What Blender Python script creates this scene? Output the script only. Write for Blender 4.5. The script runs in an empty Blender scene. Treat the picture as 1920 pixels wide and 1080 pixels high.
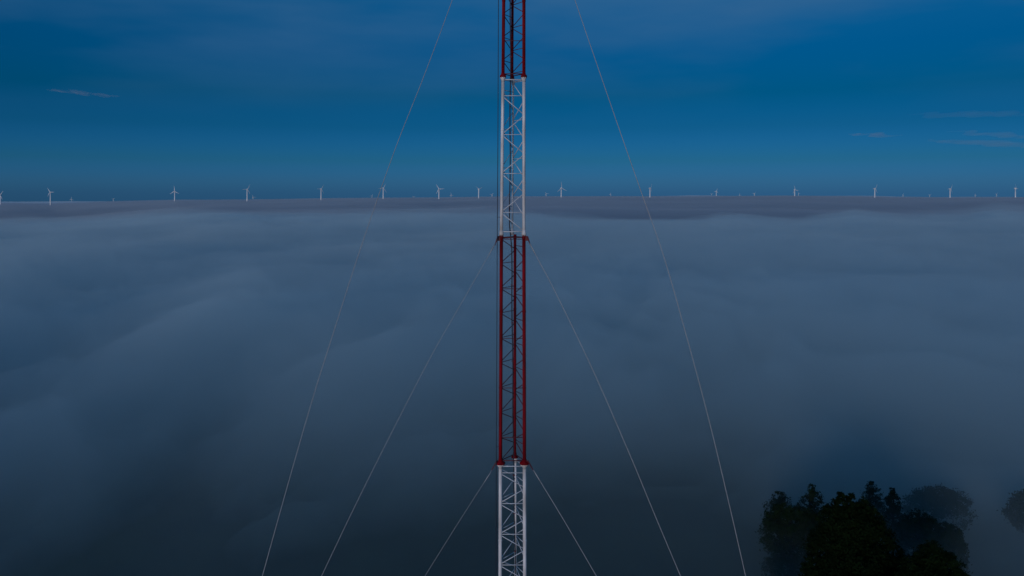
import bpy, math, random
import numpy as np
from mathutils import Vector, Matrix

R = math.radians
F = 1500.0          # focal length in photo pixels
HX, HY = 960.0, 362.0   # where the level sight line meets the photo
H = 75.0            # camera height over the forest floor
D = 50.0            # distance to the mast

# ------------------------------------------------------------------ camera
sc = bpy.context.scene
cam_d = bpy.data.cameras.new('camera')
cam = bpy.data.objects.new('camera', cam_d)
sc.collection.objects.link(cam)
cam.location = (0, 0, H)
cam.rotation_euler = (R(90), 0, 0)
cam_d.sensor_width = 36
cam_d.lens = F / 1920 * 36
cam_d.shift_y = -(540 - HY) / 1920
cam_d.clip_start = 0.5
cam_d.clip_end = 100000
sc.camera = cam

# ------------------------------------------------------------------ light
SUN_EL, SUN_AZ = 3.5, 204.0      # degrees; azimuth clockwise from +Y (view direction)
world = bpy.data.worlds.new('World'); sc.world = world
world.use_nodes = True
nt = world.node_tree; N = nt.nodes; L = nt.links
N.clear()
out = N.new('ShaderNodeOutputWorld'); bg = N.new('ShaderNodeBackground')
sky = N.new('ShaderNodeTexSky'); sky.sky_type = 'NISHITA'; sky.sun_disc = False
sky.sun_elevation = R(SUN_EL); sky.sun_rotation = R(SUN_AZ)
sky.air_density = 1.0; sky.dust_density = 0.3; sky.ozone_density = 3.0
tc = N.new('ShaderNodeTexCoord'); sep = N.new('ShaderNodeSeparateXYZ')
L.new(tc.outputs['Generated'], sep.inputs[0])
ramp = N.new('ShaderNodeValToRGB')
L.new(sep.outputs['Z'], ramp.inputs[0])
SKY_STOPS = [(0.0, (0.015, 0.092, 0.640)), (0.015, (0.0145, 0.083, 0.480)), (0.04, (0.009, 0.066, 0.250)), (0.08, (0.0035, 0.049, 0.140)),
             (0.12, (0.0, 0.044, 0.098)), (0.17, (0.0, 0.051, 0.106)), (0.24, (0.005, 0.068, 0.118)), (0.36, (0.05, 0.12, 0.16)), (0.6, (0.11, 0.17, 0.20))]   # tint of the clear dusk sky, times 15
cr = ramp.color_ramp
while len(cr.elements) < len(SKY_STOPS): cr.elements.new(0.5)
for e, (p, c) in zip(cr.elements, SKY_STOPS):
    e.position = p; e.color = (*c, 1)
mul = N.new('ShaderNodeMix'); mul.data_type = 'RGBA'; mul.blend_type = 'MULTIPLY'
mul.inputs['Factor'].default_value = 1
L.new(sky.outputs[0], mul.inputs['A']); L.new(ramp.outputs[0], mul.inputs['B'])
five = N.new('ShaderNodeVectorMath'); five.operation = 'SCALE'; five.inputs['Scale'].default_value = 15.6
L.new(mul.outputs['Result'], five.inputs[0])
# thin high veil of cloud, stretched along the horizon
mp = N.new('ShaderNodeMapping'); mp.inputs['Scale'].default_value = (1.6, 1.6, 7.0); mp.inputs['Location'].default_value = (0.35, 0.0, 0.2)
no = N.new('ShaderNodeTexNoise'); no.inputs['Scale'].default_value = 1.5; no.inputs['Detail'].default_value = 4
L.new(tc.outputs['Generated'], mp.inputs[0]); L.new(mp.outputs[0], no.inputs['Vector'])
vr = N.new('ShaderNodeMapRange'); vr.inputs['From Min'].default_value = 0.42; vr.inputs['From Max'].default_value = 0.70
L.new(no.outputs[0], vr.inputs[0])
hi = N.new('ShaderNodeMapRange'); hi.inputs['From Min'].default_value = 0.08; hi.inputs['From Max'].default_value = 0.24
hi.inputs['To Max'].default_value = 0.7
L.new(sep.outputs['Z'], hi.inputs[0])
m2 = N.new('ShaderNodeMath'); m2.operation = 'MULTIPLY'
L.new(vr.outputs[0], m2.inputs[0]); L.new(hi.outputs[0], m2.inputs[1])
veil = N.new('ShaderNodeMix'); veil.data_type = 'RGBA'
veil.inputs['B'].default_value = (0.8, 2.25, 4.6, 1)
L.new(m2.outputs[0], veil.inputs['Factor']); L.new(five.outputs[0], veil.inputs['A'])
L.new(veil.outputs['Result'], bg.inputs[0]); L.new(bg.outputs[0], out.inputs[0])
bg.inputs[1].default_value = 0.06

sd = bpy.data.lights.new('sun', 'SUN'); sd.energy = 1.4; sd.angle = R(15); sd.color = (1.0, 0.90, 0.92)
sun = bpy.data.objects.new('sun', sd); sc.collection.objects.link(sun)
el, az = R(SUN_EL), R(SUN_AZ)
sdir = Vector((math.sin(az) * math.cos(el), math.cos(az) * math.cos(el), math.sin(el)))
sun.rotation_euler = sdir.to_track_quat('Z', 'Y').to_euler()

sc.view_settings.view_transform = 'Standard'; sc.view_settings.look = 'None'
sc.view_settings.exposure = 0.0; sc.view_settings.gamma = 1.0; sc.view_settings.use_curve_mapping = False
cy = sc.cycles
cy.use_denoising = True
cy.volume_bounces = 4; cy.max_bounces = 8; cy.transparent_max_bounces = 64
cy.diffuse_bounces = 3

rng = random.Random(7)
nr = np.random.default_rng(11)

# ------------------------------------------------------------------ helpers
def at(px, py, depth):
    return Vector(((px - HX) / F * depth, depth, H - (py - HY) / F * depth))

def tag(o, label=None, cat=None, group=None, kind=None):
    if label: o['label'] = label
    if cat: o['category'] = cat
    if group: o['group'] = group
    if kind: o['kind'] = kind
    return o

def empty(name, loc, rz=0.0):
    o = bpy.data.objects.new(name, None); o.location = loc; o.rotation_euler = (0, 0, rz)
    o.empty_display_size = 0.5
    sc.collection.objects.link(o); return o

def mesh_obj(name, V, Fc, mat, parent=None, smooth=False):
    me = bpy.data.meshes.new(name)
    me.from_pydata([tuple(v) for v in V], [], Fc)
    if smooth:
        me.polygons.foreach_set('use_smooth', [True] * len(me.polygons))
    me.materials.append(mat); me.update()
    o = bpy.data.objects.new(name, me); sc.collection.objects.link(o)
    if parent is not None: o.parent = parent
    return o

class MB:
    def __init__(s): s.V = []; s.F = []
    def add(s, V, Fc):
        b = len(s.V); s.V += [tuple(v) for v in V]; s.F += [tuple(i + b for i in f) for f in Fc]
    def tube(s, pts, rads, n=10, caps=True):
        pts = [Vector(p) for p in pts]
        if not isinstance(rads, (list, tuple)): rads = [rads] * len(pts)
        V = []; Fc = []
        t0 = (pts[1] - pts[0]).normalized()
        a = t0.orthogonal().normalized()
        for i, p in enumerate(pts):
            t = (pts[min(i + 1, len(pts) - 1)] - pts[max(i - 1, 0)]).normalized()
            a = (a - t * a.dot(t)).normalized(); b = t.cross(a)
            for k in range(n):
                an = 2 * math.pi * k / n
                V.append(p + (a * math.cos(an) + b * math.sin(an)) * rads[i])
        for i in range(len(pts) - 1):
            for k in range(n):
                k2 = (k + 1) % n
                Fc.append((i * n + k, i * n + k2, (i + 1) * n + k2, (i + 1) * n + k))
        if caps:
            Fc.append(tuple(range(n - 1, -1, -1))); m = (len(pts) - 1) * n
            Fc.append(tuple(range(m, m + n)))
        s.add(V, Fc)
    def box(s, c, sz, M=None):
        c = Vector(c); V = []
        for x in (-.5, .5):
            for y in (-.5, .5):
                for z in (-.5, .5):
                    v = Vector((x * sz[0], y * sz[1], z * sz[2]))
                    if M is not None: v = M @ v
                    V.append(c + v)
        s.add(V, [(0, 1, 3, 2), (4, 6, 7, 5), (0, 4, 5, 1), (2, 3, 7, 6), (0, 2, 6, 4), (1, 5, 7, 3)])
    def build(s, name, mat, parent=None, smooth=False):
        return mesh_obj(name, s.V, s.F, mat, parent, smooth)

# ------------------------------------------------------------------ materials
def paint(name, col, col2, rough, scale, bump=0.0, metallic=0.0, stretch=(1, 1, 1), spec=0.5):
    m = bpy.data.materials.new(name); m.use_nodes = True
    n = m.node_tree.nodes; l = m.node_tree.links; b = n['Principled BSDF']
    t = n.new('ShaderNodeTexCoord'); mp = n.new('ShaderNodeMapping'); mp.inputs['Scale'].default_value = stretch
    ns = n.new('ShaderNodeTexNoise'); ns.inputs['Scale'].default_value = scale; ns.inputs['Detail'].default_value = 6
    r = n.new('ShaderNodeValToRGB'); r.color_ramp.elements[0].position = .35; r.color_ramp.elements[1].position = .7
    r.color_ramp.elements[0].color = (*col, 1); r.color_ramp.elements[1].color = (*col2, 1)
    l.new(t.outputs['Object'], mp.inputs[0]); l.new(mp.outputs[0], ns.inputs['Vector'])
    l.new(ns.outputs[0], r.inputs[0]); l.new(r.outputs[0], b.inputs['Base Color'])
    b.inputs['Roughness'].default_value = rough; b.inputs['Specular IOR Level'].default_value = spec; b.inputs['Metallic'].default_value = metallic
    if bump:
        bp = n.new('ShaderNodeBump'); bp.inputs['Strength'].default_value = bump
        l.new(ns.outputs[0], bp.inputs['Height']); l.new(bp.outputs[0], b.inputs['Normal'])
    return m

M_white = paint('white_paint', (.50, .46, .43), (.84, .82, .82), .5, 1.3, .05, 0, (3, 3, .5))
M_red = paint('red_paint', (.12, .004, .006), (.26, .002, .009), .7, 1.3, .05, 0, (3, 3, .5), .1)
M_darkrod = paint('dark_rod_paint', (.075, .006, .012), (.12, .008, .014), .6, 3)
M_lightrod = paint('galvanised_rod', (.50, .52, .56), (.70, .72, .75), .5, 3)
M_cable = paint('black_cable', (.008, .010, .022), (.014, .016, .03), .6, 3)
M_steel = paint('cable_steel', (.30, .30, .30), (.42, .41, .40), .6, 8, 0, .1)
M_turb = paint('turbine_white', (.72, .72, .72), (.8, .8, .8), .4, .2)
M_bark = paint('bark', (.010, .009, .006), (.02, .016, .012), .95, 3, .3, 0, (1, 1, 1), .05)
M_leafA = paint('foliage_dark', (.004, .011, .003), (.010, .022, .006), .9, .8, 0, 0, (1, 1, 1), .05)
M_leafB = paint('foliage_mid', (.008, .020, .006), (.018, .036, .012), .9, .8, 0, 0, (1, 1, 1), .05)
M_ground = paint('forest_floor', (.010, .022, .008), (.030, .045, .018), .95, .05, .5)

def vol(name, col, dens, aniso=0.0):
    m = bpy.data.materials.new(name); m.use_nodes = True
    n = m.node_tree.nodes; l = m.node_tree.links; n.clear()
    o = n.new('ShaderNodeOutputMaterial'); v = n.new('ShaderNodeVolumePrincipled')
    v.inputs['Color'].default_value = (*col, 1); v.inputs['Density'].default_value = dens
    v.inputs['Anisotropy'].default_value = aniso
    l.new(v.outputs[0], o.inputs['Volume'])
    return m

# ------------------------------------------------------------------ noise and the fog's height field
def vnoise(x, y, seed):
    def h(ix, iy):
        n = (ix * 374761393 + iy * 668265263 + seed * 974634777) & 0xffffffff
        n = ((n ^ (n >> 13)) * 1274126177) & 0xffffffff
        return ((n ^ (n >> 16)) & 0xffffff) / float(0xffffff)
    ix = np.floor(x).astype(np.int64); iy = np.floor(y).astype(np.int64)
    fx = x - ix; fy = y - iy
    fx = fx * fx * fx * (fx * (fx * 6 - 15) + 10); fy = fy * fy * fy * (fy * (fy * 6 - 15) + 10)
    a = h(ix, iy); b = h(ix + 1, iy); c = h(ix, iy + 1); d = h(ix + 1, iy + 1)
    return (a * (1 - fx) + b * fx) * (1 - fy) + (c * (1 - fx) + d * fx) * fy - .5

def fbm(x, y, scale, seed, octv=4, gain=.5):
    s = 0; a = 1; x = x / scale; y = y / scale
    for k in range(octv):
        s = s + a * vnoise(x + 17.3 * k, y - 9.1 * k, seed + k); a *= gain; x = x * 2.03; y = y * 2.03
    return s

def sstep(a, b, v):
    t = np.clip((v - a) / (b - a), 0, 1); return t * t * (3 - 2 * t)

CREST = ([-400, 0, 100, 200, 340, 520, 700, 850, 1000, 1080, 1200, 1320, 1345, 1390, 1440, 1500, 1560, 1600, 1640, 1700, 1800, 1840, 1870, 1920, 2300],
         [409, 410, 407, 404, 400, 399, 398, 400, 404, 413, 414, 412, 406, 405, 408, 412, 403, 396, 400, 403, 400, 393, 388, 391, 394])
BASE6 = ([-400, 0, 95, 327, 463, 602, 718, 823, 897, 1052, 1218, 1343, 1490, 1640, 1781, 1904, 2300],
         [385, 383, 384, 377, 377, 374.5, 373, 373, 371, 369.5, 370, 369, 368, 370, 371, 370, 371])
EDGE = ([-400, 0, 150, 300, 400, 600, 700, 850, 1000, 1150, 1300, 1450, 1640, 1750, 1900, 2300],
        [378, 376, 376, 375, 374.5, 372.5, 373, 371, 371, 370.5, 367.5, 368, 367, 369, 368.5, 370])

# dips and mounds in the near fog: photo x, photo y, radius in m, amount in m
BLOBS = [(235, 545, 22, -10), (385, 620, 17, -8), (10, 600, 28, -14), (150, 455, 60, -8), (300, 690, 16, -7), (55, 490, 55, 9), (260, 462, 40, 3),
         (330, 760, 20, 5), (560, 500, 60, 4), (430, 560, 40, 5), (205, 960, 17, -7), (240, 860, 9, -5), (800, 470, 60, 5), (1250, 560, 30, -5), (1420, 470, 70, 5), (700, 600, 25, 5), (1120, 640, 18, 4), (1650, 540, 50, 5), (1830, 930, 14, -3)]

def fog_top(x, y, dh=0.0, seed=1, gain=1.0):
    yy = np.maximum(np.abs(y), 25.0)
    r = np.hypot(x, y)
    px = np.clip(HX + F * x / yy, -400, 2300)
    z = 10 + 27 * sstep(95, 320, r) + 14 * sstep(90, 190, -y) * (1 - sstep(900, 1400, r))  # last term: unseen fog bank added behind the camera to shade trees and near fog
    for bx, by, br, am in BLOBS:
        d = (H - (36 if by < 800 else 20)) * F / (by - HY); cx = (bx - HX) / F * d
        z = z + am * np.exp(-(((x - cx) / br) ** 2 + ((y - d) / (br * 1.5)) ** 2))
    n = 9 * fbm(x, y, 90, seed, 4) * (.35 + .65 * sstep(120, 400, r)) + 8 * fbm(x, y, 420, seed + 20, 3) * sstep(250, 900, r)
    z = z + n * gain
    zc = H - (np.interp(px, *CREST) - HY) / F * 1500 + 12 * fbm(x, y, 120, seed + 40, 4) * gain
    w = sstep(800, 1500, r)
    z = z * (1 - w) + zc * w
    # behind the crest the near fog falls away below the next bank
    z = z - 130 * sstep(1560, 2300, r) * gain ** 0
    return z + dh

def billow_top(x, y):
    # denser billows: rounded ridges and torn wisps, only away from the mast
    r = np.hypot(x, y)
    wx = x + 40 * fbm(x, y, 160, 501, 3); wy = y + 40 * fbm(x, y, 160, 511, 3)
    b = 1 - 2.6 * np.abs(fbm(wx, wy, 60, 521, 5, .6))
    c = fbm(wx, wy, 24, 541, 4, .6)
    far = np.clip(r / 420, .75, 2.0) * (1 - .65 * sstep(1000, 1450, r))
    big = fbm(wx, wy, 300, 561, 4)
    return fog_top(x, y, -6, 9, .8) + (10 * b - 9 + 6 * c + 7 * big) * far * (.35 + .65 * sstep(130, 300, r)) - 13 * (1 - sstep(140, 300, r))

def far_top(x, y, seed=60):
    yy = np.maximum(np.abs(y), 25.0); r = np.hypot(x, y)
    px = np.clip(HX + F * x / yy, -400, 2300)
    z6 = H - (np.interp(px, *BASE6) - HY) * 4
    z = z6 - 16 * (1 - sstep(3000, 5600, r)) + 26 * fbm(x, y, 1100, seed, 4) * (1 - sstep(5000, 6000, r)) + 5 * fbm(x, y, 350, seed + 5, 3)
    z = z - 90 * (1 - sstep(1500, 2300, r)) - 150 * sstep(8000, 10500, r)
    return z

def edge_top(x, y, seed=90):
    yy = np.maximum(np.abs(y), 25.0); r = np.hypot(x, y)
    px = np.clip(HX + F * x / yy, -400, 2300)
    z6 = H - (np.interp(px, *BASE6) - HY) * 4; z12 = H - (np.interp(px, *EDGE) - HY) * 8
    w = sstep(6300, 11500, r)
    z = z6 * (1 - w) + (z12 + 16 * fbm(x, y, 2600, seed, 3) + 13 * fbm(x, y, 700, seed + 7, 4)) * w
    return z - 120 * (1 - sstep(5600, 7600, r))

def ground_h(x, y):
    r = np.hypot(x, y)
    g = 6 * fbm(x, y, 260, 301, 4) * sstep(40, 300, r) - 2
    far = H - (30 / F) * r
    return np.where(r > 3000, np.minimum(g - 75, far - 40 * sstep(3000, 8000, r)), g - 75 * sstep(900, 1900, r))

def polar_axes(rmin, rmax, k, fine):
    rr = [rmin]
    while rr[-1] < rmax: rr.append(rr[-1] * k)
    rr[-1] = rmax
    th = list(np.arange(-42, 42, fine)) + list(np.arange(42, 318, 3.0))
    return np.array(rr), np.radians(np.array(th))

def polar_mesh(name, func, mat, rmin, rmax, k, fine, bottom=None, smooth=True):
    rr, th = polar_axes(rmin, rmax, k, fine)
    nR, nT = len(rr), len(th)
    RR, TT = np.meshgrid(rr, th, indexing='ij')
    X = RR * np.sin(TT); Y = RR * np.cos(TT); Z = func(X, Y)
    V = np.stack([X, Y, Z], -1).reshape(-1, 3)
    c = np.array([[0, 0, min(float(Z[0].mean()), H - 30)]]); V = np.vstack([V, c]); ci = len(V) - 1
    Fq = []
    i = np.arange(nR - 1)[:, None]; j = np.arange(nT)[None, :]; j2 = (j + 1) % nT
    q = np.stack([i * nT + j, (i + 1) * nT + j + 0 * i, (i + 1) * nT + j2, i * nT + j2 + 0 * i], -1).reshape(-1, 4)
    Fq = [tuple(t) for t in q[:, ::-1].tolist()]
    Fq += [(ci, jj, (jj + 1) % nT)[::-1] for jj in range(nT)]
    Vl = V.tolist()
    if bottom is not None:
        b0 = len(Vl); m = (nR - 1) * nT
        for jj in range(nT):
            Vl.append([V[m + jj][0], V[m + jj][1], bottom])
        for jj in range(nT):
            k2 = (jj + 1) % nT
            Fq.append((m + jj, b0 + jj, b0 + k2, m + k2)[::-1])
        Fq.append(tuple(b0 + jj for jj in range(nT)))
    return mesh_obj(name, Vl, Fq, mat, None, smooth)

# ------------------------------------------------------------------ setting
g = polar_mesh('ground', ground_h, M_ground, 8, 40000, 1.06, 1.0)
tag(g, 'dark wooded ground far below the fog', None, kind='structure')

FOG_COL = (0.755, 0.905, 0.935)
FAR_SHADE_COL = (0.61, 0.69, 0.76)      # greyer, darker albedo: shade of the middle distance put into the fog colour
f1 = polar_mesh('fog_bank', lambda x, y: fog_top(x, y, 0, 1), vol('fog', FOG_COL, 0.0042), 15, 2500, 1.018, 0.25, bottom=-400)
tag(f1, 'sea of soft blue grey fog filling the view up to its lumpy crest', None, kind='stuff')
f2 = polar_mesh('fog_veil', lambda x, y: fog_top(x, y, 5, 5, 1.3), vol('fog_thin', FOG_COL, 0.0017), 15, 2480, 1.025, 0.5, bottom=-390)
tag(f2, 'thin veil of mist lying on top of the fog', None, kind='stuff')
f3 = polar_mesh('fog_wisps', billow_top, vol('fog_soft', FOG_COL, 0.0155), 15, 2460, 1.013, 0.22, bottom=-380)
tag(f3, 'soft billows swelling out of the fog', None, kind='stuff')
f4 = polar_mesh('distant_fog', far_top, vol('fog_distant_shade', FAR_SHADE_COL, 0.006), 1500, 10500, 1.02, 0.35, bottom=-690)
tag(f4, 'fog behind the crest of the near fog, its shade put into a greyer colour', None, kind='stuff')
f5 = polar_mesh('horizon_fog', edge_top, vol('fog_horizon', (0.74, 0.87, 0.95), 0.005), 5600, 12500, 1.02, 0.35, bottom=-680)
tag(f5, 'pale rim of fog along the horizon below the turbines', None, kind='stuff')

# ------------------------------------------------------------------ mast
PX = D / F   # metres per photo pixel at the mast
def zrow(py): return H - (py - HY) * PX
def half_w(z):
    return np.interp(z, [0, zrow(1080), zrow(870), zrow(441), zrow(0), 130], [24.0, 23.1, 22.5, 21.1, 18.9, 17.0]) * PX
def mast_cx(z):
    return (np.interp(z, [0, zrow(870), zrow(450), zrow(0), 130], [961.0, 960.8, 961.2, 963.4, 964.2]) - HX) * PX

mast = empty('lattice_mast', (0, D, 0))
tag(mast, 'tall red and white three legged lattice mast standing out of the fog', 'mast')
def leg_pt(which, z, moff):
    w = float(half_w(z)); cx = float(mast_cx(z))
    if which == 'L': return Vector((cx - w, 0, z))
    if which == 'R': return Vector((cx + w, 0, z))
    return Vector((cx + moff * PX, 1.6 * w, z))

# z bottom, z top, colour, bay height, back-leg offset px, leg radius, flange radius at the bottom joint
joints = [0.0, 15.0, 29.5, zrow(1300), zrow(870), zrow(441), zrow(145), zrow(-285), 110.0]
cols = ['r', 'w', 'r', 'w', 'r', 'w', 'r', 'w']
SEC = {3: dict(bay=1.92, mo=6.0, r=.112, ph=.3), 4: dict(bay=1.55, mo=4.5, r=.108, ph=0), 5: dict(bay=2.43, mo=-.5, r=.100, ph=.9), 6: dict(bay=1.45, mo=-2.5, r=.104, ph=.2)}
for i in range(8):
    z0, z1 = joints[i], joints[i + 1]
    s = SEC.get(i, dict(bay=1.9, mo=2, r=.105, ph=0))
    red = cols[i] == 'r'
    mat = M_red if red else M_white
    rod = M_darkrod if red else M_lightrod
    for wch in 'LRM':
        mb = MB(); rad = s['r'] * (.82 if wch == 'M' else 1)
        if wch == 'M' and not red: rad *= .72
        ks = 6
        mb.tube([leg_pt(wch, z0 + .012 + (z1 - z0 - .024) * k / ks, s['mo']) for k in range(ks + 1)], rad, 14)
        mb.build('leg', mat, mast, True)
        # welded collar rings along the leg
        for zz in (z0 + (z1 - z0) / 3, z0 + 2 * (z1 - z0) / 3):
            lg = MB(); p = leg_pt(wch, zz, s['mo']); lg.tube([p - Vector((0, 0, .03)), p + Vector((0, 0, .03))], rad + .018, 14)
            lg.build('collar', mat, mast, True)
    # bracing, one mesh per face
    rr = .026 if red else .027
    for face in (('L', 'R'), ('L', 'M'), ('M', 'R')):
        a, b = face
        mb = MB(); bay = s['bay']
        ph = {'LR': 0.0, 'LM': .35, 'MR': .8}[a + b] * bay + s['ph']
        z = z1 - .25 - (ph % bay) + (0 if a + b == 'LR' else bay * .5)
        z = min(z, z1 - .2)
        first = True
        while z > z0 + .2:
            zm = z - bay / 2; ze = z - bay
            pa = leg_pt(a, z, s['mo']); 
            if not (red and a + b == 'LR'):
                if zm > z0 + .1:
                    mb.tube([leg_pt(a, z - .05, s['mo']), leg_pt(b, zm + .04, s['mo'])], rr, 7)
                if ze > z0 + .1:
                    mb.tube([leg_pt(b, zm - .04, s['mo']), leg_pt(a, ze + .05, s['mo'])], rr, 7)
                mb.tube([pa, leg_pt(b, z, s['mo'])], rr * .85, 7)
            else:
                # the red sections carry level struts on the front face
                if (int(z / bay) % 2) == 0:
                    q_ = MB(); q_.tube([pa, leg_pt(b, z, s['mo'])], rr * .8, 7); q_.build('strut', rod, mast, True)
            z = ze
        # struts at the joints
        for zz in (z0 + .22, z1 - .14):
            q_ = MB(); q_.tube([leg_pt(a, zz, s['mo']), leg_pt(b, zz, s['mo'])], rr * 1.1, 7); q_.build('strut', rod, mast, True)
        if mb.V: mb.build('bracing', rod, mast, True)
    # flanges between this section and the one above
    if i < 7:
        big = {3: .30, 4: .15, 5: .20}.get(i, .22)
        up_red = cols[i + 1] == 'r'
        for wch in 'LRM':
            mo2 = SEC.get(i + 1, dict(mo=2))['mo']
            pl = leg_pt(wch, z1, s['mo']); pu = leg_pt(wch, z1, mo2)
            k = .75 if wch == 'M' else 1
            lo = MB(); lo.tube([pl - Vector((0, 0, .006 + q)) for q in (.30, .16, .07, 0)][::1], [s['r'] * .98, s['r'] * 1.15, big * .8 * k, big * .9 * k], 20)
            lo.build('flange', mat, mast, True)
            hi_ = MB(); hi_.tube([pu + Vector((0, 0, .006)), pu + Vector((0, 0, .10)), pu + Vector((0, 0, .17)), pu + Vector((0, 0, .32))], [big * k, big * k, max(.13, big * .6 * k), s['r'] * 1.02], 20)
            for q in range(8):
                an = q * math.pi / 4 + .2
                c = pu + Vector((math.cos(an) * big * .82 * k, math.sin(an) * big * .82 * k, 0))
                hi_.tube([c + Vector((0, 0, -.05)), c + Vector((0, 0, .15))], .018, 6)
            hi_.build('flange', M_red if up_red else M_white, mast, True)
# feeder cable inside the mast, and its clamps
def curve_cable(name, pts, r, mat, parent):
    mb = MB(); mb.tube(pts, r, 8); return mb.build(name, mat, parent, True)
pts = []
for z in np.arange(1, 109, 1.5):
    row = HY + (H - z) / PX
    x = np.interp(row, [-300, 130, 440, 450, 870, 1080, 2000], [957, 957, 955.5, 959, 963, 966.5, 967])
    pts.append(Vector(((x - HX) * PX + .02 * math.sin(z), .55, z)))
curve_cable('feeder_cable', pts, .036, M_cable, mast)
cl = MB()
for z in np.arange(2, 108, 2.4):
    row = HY + (H - z) / PX
    x = (np.interp(row, [-300, 130, 440, 450, 870, 1080, 2000], [957, 957, 955.5, 959, 963, 966.5, 967]) - HX) * PX
    cl = MB(); cl.box((x, .5, z), (.13, .10, .05)); cl.build('cable_clamp', M_darkrod, mast)
# outer cable that runs beside the left leg
pts = []
for row in np.arange(-700, 2400, 60):
    x = np.interp(row, [-700, 0, 150, 290, 450, 741, 870, 2400], [936, 934.6, 934, 933.5, 932.3, 931.2, 930.4, 929.5])
    z = zrow(row)
    if z < .5: break
    pts.append(Vector(((x - HX) * PX * (D - .25) / D, -.25, z)))
curve_cable('outer_cable', pts, .022, M_cable, mast)
st = MB()
for z in list(np.arange(2, 100, 14.3)):
    row = HY + (H - z) / PX
    x = (np.interp(row, [-700, 0, 150, 290, 450, 741, 870, 2400], [936, 934.6, 934, 933.5, 932.3, 931.2, 930.4, 929.5]) - HX) * PX
    st = MB(); st.tube([leg_pt('L', z, 0), Vector((x * (D - .25) / D, -.25, z))], .014, 6); st.build('cable_standoff', M_darkrod, mast)
# guy lugs
for row, sgn in ((452, -1), (452, 1), (872, -1), (872, 1)):
    z = zrow(row - 8); p = leg_pt('L' if sgn < 0 else 'R', z, 0)
    mb = MB()
    mb.tube([p, p + Vector((sgn * .22, -.1, .02)), p + Vector((sgn * (.40 if row < 800 else .55), -.22, -.52))], [.055, .05, .03], 8)
    mb.box(p + Vector((sgn * .15, -.06, -.12)), (.2, .04, .26))
    mb.build('guy_lug', M_darkrod, mast)
# concrete foot
mb = MB(); mb.box((mast_cx(0), .6, -1.2), (3.2, 3.2, 2.6)); mb.build('foundation', paint('concrete', (.25, .25, .24), (.35, .35, .34), .9, 2), mast)

# ------------------------------------------------------------------ guy wires (each in a vertical plane 30 degrees towards the camera)
def guy(rows, sgn, r, label, top=None, fall=True):
    P = []
    for px, py in rows:
        X = (px - 961.5)
        depth = D / (1 + abs(X) / (1.732 * F))
        P.append(at(px, py, depth))
    # resample smoothly (Catmull-Rom)
    Q = []
    ext = [P[0] * 2 - P[1]] + P + [P[-1] * 2 - P[-2]]
    for i in range(1, len(ext) - 2):
        for k in range(8):
            t = k / 8; a, b, c, d = ext[i - 1], ext[i], ext[i + 1], ext[i + 2]
            Q.append(.5 * ((2 * b) + (c - a) * t + (2 * a - 5 * b + 4 * c - d) * t * t + (3 * b - a - 3 * c + d) * t ** 3))
    Q.append(P[-1])
    d = (P[-1] - P[-2]).normalized(); last = Q[-1]
    n = max(1, int(last.z / 6)); step = d * (last.z / n / -d.z)
    for k in range(1, n + 1): Q.append(last + step * k)
    base = Q[0].copy()
    mb = MB(); mb.tube([q - base for q in Q], r, 7)
    root = empty('guy_wire', base)
    mb.build('strand', M_steel, root, True)
    # turnbuckle and grip at the upper end, anchor at the lower
    u = (Q[1] - Q[0]).normalized()
    g2 = MB(); g2.tube([u * .05, u * .5, u * .9], [.03, .035, r], 8); g2.build('wire_grip', M_steel, root, True)
    foot = Q[-1] - base
    a2 = MB(); a2.box(foot + Vector((0, 0, -.3)), (1.2, 1.2, .9)); a2.build('anchor_block', M_bark, root)
    tag(root, label, 'guy wire', 'guy wires of the lattice mast')
    return root
WR = .0185
guy([(978, -300), (1033, -135), (1078, 0), (1150, 210), (1203, 362), (1245, 482), (1290, 640), (1330, 790), (1366, 940), (1398, 1080)], 1, WR,
    'long guy wire on the right, running from the top edge past the trees')
guy([(948, -300), (897, -140), (848, 0), (796, 140), (740, 282), (678, 460), (620, 640), (585, 752), (538, 915), (492, 1080)], -1, WR * .95,
    'long steel guy wire on the left side, crossing the horizon and fading into the fog')
guy([(993, 456), (1012, 492), (1040, 545), (1110, 690), (1180, 850), (1228, 966), (1276, 1080)], 1, WR,
    'steel guy wire fixed right of the mast where the upper white section meets the red')
guy([(929, 456), (870, 560), (810, 665), (740, 800), (668, 944), (603, 1080)], -1, WR * .8,
    'steel guy wire fixed left of the mast where the upper white section meets the red')
guy([(1000, 881), (1060, 980), (1120, 1083)], 1, WR,
    'short visible guy wire right of the lower white section of the mast')
guy([(923, 881), (860, 979), (795, 1083)], -1, WR * .62,
    'short visible guy wire left of the lower white section of the mast')

# ------------------------------------------------------------------ wind turbines
def blade_mesh():
    V = []; Fc = []; n = 8
    st = [(0, 1.0, 1.0), (.08, 1.2, .8), (.2, 1.9, .5), (.45, 1.35, .32), (.75, .85, .2), (1.0, .25, .08)]
    for t, cw, th in st:
        for k in range(n):
            a = 2 * math.pi * k / n
            V.append((1.3 * cw * math.cos(a) + (.45 * cw if t > .1 else 0), 1.2 * th * math.sin(a), t * 46))
    for i in range(len(st) - 1):
        for k in range(n):
            k2 = (k + 1) % n; Fc.append((i * n + k, i * n + k2, (i + 1) * n + k2, (i + 1) * n + k))
    Fc.append(tuple(range(n))); Fc.append(tuple(range((len(st) - 1) * n, len(st) * n)))
    me = bpy.data.meshes.new('blade'); me.from_pydata(V, [], Fc); me.materials.append(M_turb); return me
def tower_mesh(): 
    mb = MB(); mb.tube([(0, 0, 0), (0, 0, 60), (0, 0, 130), (0, 0, 200)], [5.2, 4.9, 4.4, 3.6], 16); return mb
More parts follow.
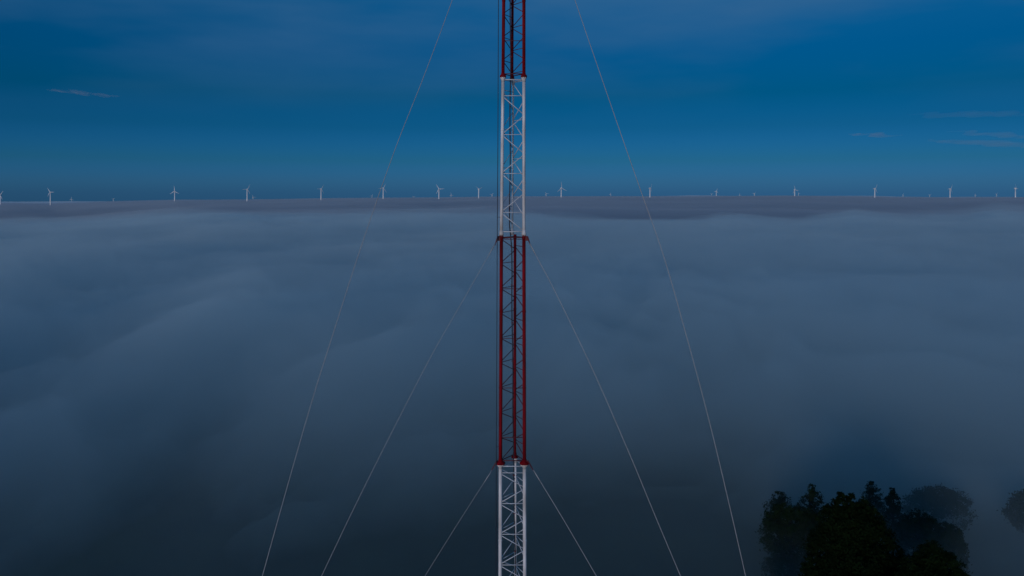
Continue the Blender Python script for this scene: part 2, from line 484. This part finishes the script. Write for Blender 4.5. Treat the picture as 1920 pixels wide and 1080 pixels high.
def make_turbine():
    root = empty('wind_turbine', (0, 0, 0))
    tower_mesh().build('tower', M_turb, root, True)
    mb = MB(); V = Vector
    mb.tube([(0, -5, 202.5), (0, -4.2, 202.5), (0, 6, 202.6), (0, 8.5, 202.6), (0, 9, 202.6)], [3.4, 4.8, 4.8, 3.8, 1.8], 12); mb.build('nacelle', M_turb, root, True)
    mb = MB(); mb.tube([(0, -5.05, 0), (0, -6.5, 0), (0, -8.4, 0), (0, -9.4, 0)], [3.4, 3.8, 2.7, .6], 12)
    hub = mb.build('hub', M_turb, root, True); hub.location = (0, 0, 202.5)
    bm_ = blade_mesh()
    for k in range(3):
        b = bpy.data.objects.new('blade', bm_); sc.collection.objects.link(b); b.parent = hub; b.location = (0, -7, 0)
        b.rotation_euler = (0, k * 2 * math.pi / 3, 0)
    return root
def copy_tree(o, parent=None):
    c = o.copy(); sc.collection.objects.link(c); c.parent = parent
    for ch in list(o.children): copy_tree(ch, c)
    return c
proto = make_turbine()
# px, hub row, rotor angle (deg of one blade, clockwise from up, seen from the camera), blade scale, yaw, label
T = [(1.0, 365.5, 35, .8, 10, 'wind turbine cut by the left edge of the picture'),
     (94.6, 360.3, -32, .85, -8, 'tall wind turbine with two blades raised in a V at far left'),
     (327.6, 358.6, -3, .85, 5, 'wind turbine with one blade straight up, left of the guy wires'),
     (463.4, 355.0, 28, .9, 40, 'wind turbine right of the one with its blade straight up'),
     (602.0, 354.3, 30, .85, 45, 'wind turbine on the horizon left of the long left guy wire'),
     (718.6, 352.6, 25, .9, 35, 'wind turbine on the horizon where the long left guy wire crosses it'),
     (823.0, 354.3, 88, .9, 5, 'wind turbine with one blade level to the right, left of the mast'),
     (897.5, 354.6, 62, .8, 40, 'full size wind turbine nearest to the left side of the mast'),
     (1052.3, 352.6, -6, 1.1, 30, 'wind turbine nearest to the right side of the mast, one blade up'),
     (1218.7, 353.0, 28, .85, 50, 'wind turbine just right of the long right guy wire'),
     (1490.0, 356.0, -20, .8, 20, 'wind turbine with V-raised blades and a tiny far turbine close on its right'),
     (1640.2, 353.8, 27, .85, 30, 'wind turbine above the fog mound, first of the last three on the right'),
     (1781.3, 354.3, 28, .9, 30, 'wind turbine second from the right edge'),
     (1903.8, 353.2, -27, .8, 35, 'wind turbine nearest to the right edge of the picture')]
rest = []
for k, (px, hy, ang, bs, yaw, lab) in enumerate(T):
    o = proto if k == 0 else copy_tree(proto)
    p = at(px, hy, 6000)
    o.location = (p.x, p.y, p.z - 202.5)
    o.rotation_euler = (0, 0, R(yaw))
    for ch in o.children:
        if ch.name.startswith('hub'):
            ch.rotation_euler = (0, R(ang), 0); ch.scale = (bs, 1, bs)
    tag(o, lab, 'wind turbine', 'wind turbines along the horizon')
FAR = [(134, 373.2, 'bright dot right of the V-bladed turbine'), (212.5, 373.6, 'faint, between the V-bladed and the upright-bladed turbine'),
       (474.6, 369.5, 'short, close right of the fourth big turbine'), (697.3, 367.2, 'faint, just left of the turbine on the left guy wire'),
       (775.5, 369.5, 'faint, left of the level-bladed turbine'),
       (845.8, 365.4, 'short, just right of the level-bladed turbine'), (922.4, 364.8, 'short, between the mast and the turbine left of it'),
       (1024.0, 363.2, 'bright short, between the mast and the turbine right of it'), (1144.5, 364.0, 'faint, left of the long right guy wire'),
       (1334, 364.0, 'very faint, beside the middle-sized lone turbine'), (1387, 365.3, 'very faint, between two lone far turbines'),
       (1414.3, 363.0, 'small bright, right of the middle-sized lone turbine'), (1497.2, 362.4, 'tiny, touching the V-raised big turbine'),
       (1693, 365.6, 'very faint, between the last two gaps on the right'), (1743, 366.2, 'very faint, left of the second last big turbine'),
       (1828.5, 365.8, 'very faint, right of the second last big turbine'), (1868.5, 363.8, 'faint, left of the last big turbine')]
def place_far(px, hy, depth, bs, ang, lab):
    o = copy_tree(proto); p = at(px, hy, depth)
    o.location = (p.x, p.y, p.z - 202.5)
    for ch in o.children:
        if ch.name.startswith('hub'): ch.rotation_euler = (0, R(ang), 0); ch.scale = (bs, 1, bs)
    tag(o, lab, 'wind turbine', 'far wind turbines on the horizon')
place_far(1343, 358.6, 9500, .8, 20, 'middle-sized lone wind turbine between the right guy wire and the V-raised turbine')
for k, (px, hy, d) in enumerate(FAR):
    place_far(px, hy, 14500 if 'bright' in d or 'short' in d else 19000, 1.0, (k * 47) % 120, 'far wind turbine, ' + d)

# ------------------------------------------------------------------ trees
def tree(name, x, y, h, lobes, n_leaf, leaf, label, mat, seed, group='trees rising out of the fog', cat='tree'):
    """lobes: (dx, dy, z fraction of h, rx, rz) crown masses; leaves are scattered over and inside them"""
    gz = float(ground_h(np.array([x]), np.array([y]))[0])
    root = empty(name, (x, y, gz)); hh = h - gz
    rg = np.random.default_rng(seed)
    tk = MB(); lean = Vector((rg.uniform(-.4, .4), rg.uniform(-.4, .4), 0))
    tk.tube([(0, 0, -1), (0, 0, .4), lean * .5 + Vector((0, 0, hh * .3)), lean + Vector((0, 0, hh * .6)), lean * 1.2 + Vector((0, 0, hh * .92))],
            [hh * .026, hh * .02, hh * .016, hh * .010, hh * .003], 9)
    for dx, dy, fz, rx, rz in lobes:
        tgt = Vector((dx, dy, fz * hh)); zb = max(.2 * hh, fz * hh - max(rz, 2) * 1.5 - math.hypot(dx, dy) * .8)
        s0 = lean * min(1, zb / hh / .6) + Vector((0, 0, zb))
        mid = s0.lerp(tgt, .5) + Vector((rg.uniform(-.4, .4), rg.uniform(-.4, .4), -.3))
        tk.tube([s0, mid, tgt], [hh * .008, hh * .005, hh * .002], 6)
    tk.build('trunk', M_bark, root, True)
    vol_ = np.array([l[3] ** 2 * (l[4]) for l in lobes]) ** .6; vol_ = vol_ / vol_.sum()
    cnt = rg.multinomial(n_leaf, vol_)
    C = []; Nn = []
    for (dx, dy, fz, rx, rz), c in zip(lobes, cnt):
        # clumps on each lobe
        ncl = max(8, c // 22)
        d = rg.normal(size=(ncl, 3)); d /= np.linalg.norm(d, axis=1)[:, None]
        rad = rg.uniform(.55, 1.04, ncl) ** .6
        cc = d * rad[:, None] * np.array([rx, rx, rz]); 
        taper = np.clip(1 - .55 * np.clip(cc[:, 2] / rz, 0, 1), .3, 1); cc[:, :2] *= taper[:, None]
        cc += np.array([dx, dy, fz * hh])
        idx = rg.integers(0, ncl, c)
        cr_ = min(rx * .27, .7)
        off = rg.normal(size=(c, 3)) * cr_ * np.array([.55, .55, .42])
        C.append(cc[idx] + off); Nn.append(d[idx] + rg.normal(size=(c, 3)) * .7)
    C = np.vstack(C); Nn = np.vstack(Nn); Nn[:, 2] += .5; Nn /= np.linalg.norm(Nn, axis=1)[:, None]
    m = len(C); s = leaf * rg.uniform(.6, 1.4, m)
    t = np.cross(Nn, rg.normal(size=(m, 3))); t /= np.linalg.norm(t, axis=1)[:, None]; b = np.cross(Nn, t)
    V = np.empty((m, 4, 3)); 
    V[:, 0] = C - t * s[:, None]; V[:, 1] = C - b * (s * .55)[:, None] + Nn * (s * .15)[:, None]
    V[:, 2] = C + t * s[:, None] - Nn * (s * .2)[:, None]; V[:, 3] = C + b * (s * .55)[:, None]
    me = bpy.data.meshes.new('crown')
    me.from_pydata(V.reshape(-1, 3).tolist(), [], np.arange(m * 4).reshape(-1, 4).tolist())
    me.materials.append(mat)
    o = bpy.data.objects.new('crown', me); sc.collection.objects.link(o); o.parent = root
    tag(root, label, cat, group)
    return root

def xy(px, depth): return ((px - HX) / F * depth, depth)
# big front tree, crown 13 m wide with pointed tops
x, y = xy(1597, 120); h = 29.9
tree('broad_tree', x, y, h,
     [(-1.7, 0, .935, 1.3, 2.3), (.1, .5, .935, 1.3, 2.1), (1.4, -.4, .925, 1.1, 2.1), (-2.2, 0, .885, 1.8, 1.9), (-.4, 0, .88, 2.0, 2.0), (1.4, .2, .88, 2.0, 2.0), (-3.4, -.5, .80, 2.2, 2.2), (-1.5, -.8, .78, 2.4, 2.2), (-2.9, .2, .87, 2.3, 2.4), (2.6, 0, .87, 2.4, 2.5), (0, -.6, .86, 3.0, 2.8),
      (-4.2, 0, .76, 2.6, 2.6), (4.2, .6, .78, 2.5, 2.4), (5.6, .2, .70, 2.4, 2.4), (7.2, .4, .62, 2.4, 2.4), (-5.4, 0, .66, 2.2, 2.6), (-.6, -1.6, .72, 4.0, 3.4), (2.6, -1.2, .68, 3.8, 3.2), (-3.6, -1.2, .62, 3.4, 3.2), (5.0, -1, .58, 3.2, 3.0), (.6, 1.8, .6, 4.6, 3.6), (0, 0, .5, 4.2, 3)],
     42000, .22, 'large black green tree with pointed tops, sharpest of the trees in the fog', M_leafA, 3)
x, y = xy(1752, 109); h = 27.3
tree('broad_tree', x, y, h,
     [(-.2, 0, .94, 2.0, 1.7), (-2.2, .3, .88, 1.9, 1.8), (2.0, 0, .89, 2.0, 1.8), (-3.8, 0, .80, 2.0, 2.0), (3.6, 0, .79, 1.9, 2.2), (0, -.8, .82, 3.2, 2.6), (-1.8, 0, .68, 3.6, 3.0), (2.2, .5, .66, 3.2, 3.0), (0, 0, .55, 4.2, 3.0)],
     28000, .20, 'dark round topped tree cut by the bottom edge of the picture', M_leafA, 5)
x, y = xy(1483, 146); h = 17.8
tree('broad_tree', x, y, h,
     [(-1.4, 0, .95, 1.9, 1.4), (1.6, .3, .925, 2.0, 1.4), (-3.6, .2, .86, 1.7, 1.8), (3.6, 0, .88, 2.0, 1.7), (0, 0, .84, 3.2, 2.4), (-2.4, 0, .72, 3.2, 2.6), (2.6, 0, .72, 3.2, 2.8), (0, 0, .6, 4.2, 3), (-1.5, 0, .42, 3.6, 3), (2, 0, .36, 3.4, 3)],
     16000, .22, 'flat topped dim tree left of the large pointed tree', M_leafB, 7)
# slim tops behind
for px, dep, h, w, sd_, lab in ((1521, 152, 19.4, 1.7, 11, 'slim faint tree top behind the flat topped tree'),
                                (1634, 158, 17.8, 1.7, 12, 'slim faint tree top just right of the large pointed tree'),
                                (1673, 154, 17.9, 1.5, 13, 'small slim tree top second to the right of the large pointed tree'),
                                (1462, 156, 16.5, 2.2, 14, 'barely visible tree top behind and left in the mist')):
    x, y = xy(px, dep)
    tree('slender_tree', x, y, h, [(0, 0, .955, w * .6, 1.3), (.3, 0, .89, w, 1.6), (-.3, .2, .81, w * 1.25, 1.9), (.4, 0, .70, w * 1.6, 2.4), (0, 0, .56, w * 1.8, 2.8)],
         5000, .19, lab, M_leafB, sd_)
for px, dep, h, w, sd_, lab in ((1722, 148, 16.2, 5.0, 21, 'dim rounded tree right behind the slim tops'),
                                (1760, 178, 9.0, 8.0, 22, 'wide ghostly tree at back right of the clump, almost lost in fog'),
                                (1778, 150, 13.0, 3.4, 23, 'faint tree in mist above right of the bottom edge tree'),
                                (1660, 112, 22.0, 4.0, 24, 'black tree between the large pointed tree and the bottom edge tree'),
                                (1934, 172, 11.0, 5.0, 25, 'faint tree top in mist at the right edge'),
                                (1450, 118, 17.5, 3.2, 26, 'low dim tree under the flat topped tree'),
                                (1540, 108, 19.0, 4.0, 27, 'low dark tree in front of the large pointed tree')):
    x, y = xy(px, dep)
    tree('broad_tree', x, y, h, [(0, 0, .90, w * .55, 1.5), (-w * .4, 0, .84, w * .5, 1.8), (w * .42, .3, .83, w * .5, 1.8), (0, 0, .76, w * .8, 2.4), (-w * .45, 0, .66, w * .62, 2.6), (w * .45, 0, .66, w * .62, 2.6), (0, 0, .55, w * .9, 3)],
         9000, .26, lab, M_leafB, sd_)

# ------------------------------------------------------------------ cloud wisps
def wisp(px, py, depth, length, dens, tilt, label, thick=5, col=(.95, .9, .93)):
    mb = MB(); n = 14; c = at(px, py, depth); s = depth / F; rg = random.Random(int(px))
    P = []; Rr = []
    for k in range(n + 1):
        t = k / n; P.append(Vector(((t - .5) * length * s, rg.uniform(-20, 20), -(t - .5) * tilt * s + rg.uniform(-.15, .15) * thick * s)))
        Rr.append(max(.03, math.sin(math.pi * t) ** .8) * thick * s * .5 * rg.uniform(.8, 1.15))
    mb.tube(P, Rr, 12)
    V = [(v[0], v[1] * 14, v[2]) for v in mb.V]
    o = mesh_obj('cloud_wisp', V, mb.F, vol('wisp', col, dens), None, True); o.location = c
    tag(o, label, 'cloud', 'thin cloud streaks'); return o
wisp(158, 175, 16000, 130, .0005, 8, 'thin pale cloud streak alone in the left sky')
wisp(1640, 253, 16000, 88, .0007, 6, 'short pale cloud streak at right, left of the longer streaks')
wisp(1865, 252, 16000, 170, .00045, 14, 'middle pink cloud streak reaching the right edge')
wisp(1855, 269, 16500, 230, .00035, 16, 'lowest pink cloud streak at the right edge', 7)
wisp(1825, 215, 17000, 250, .00013, 0, 'uppermost faint cloud streak at the right edge', 8)
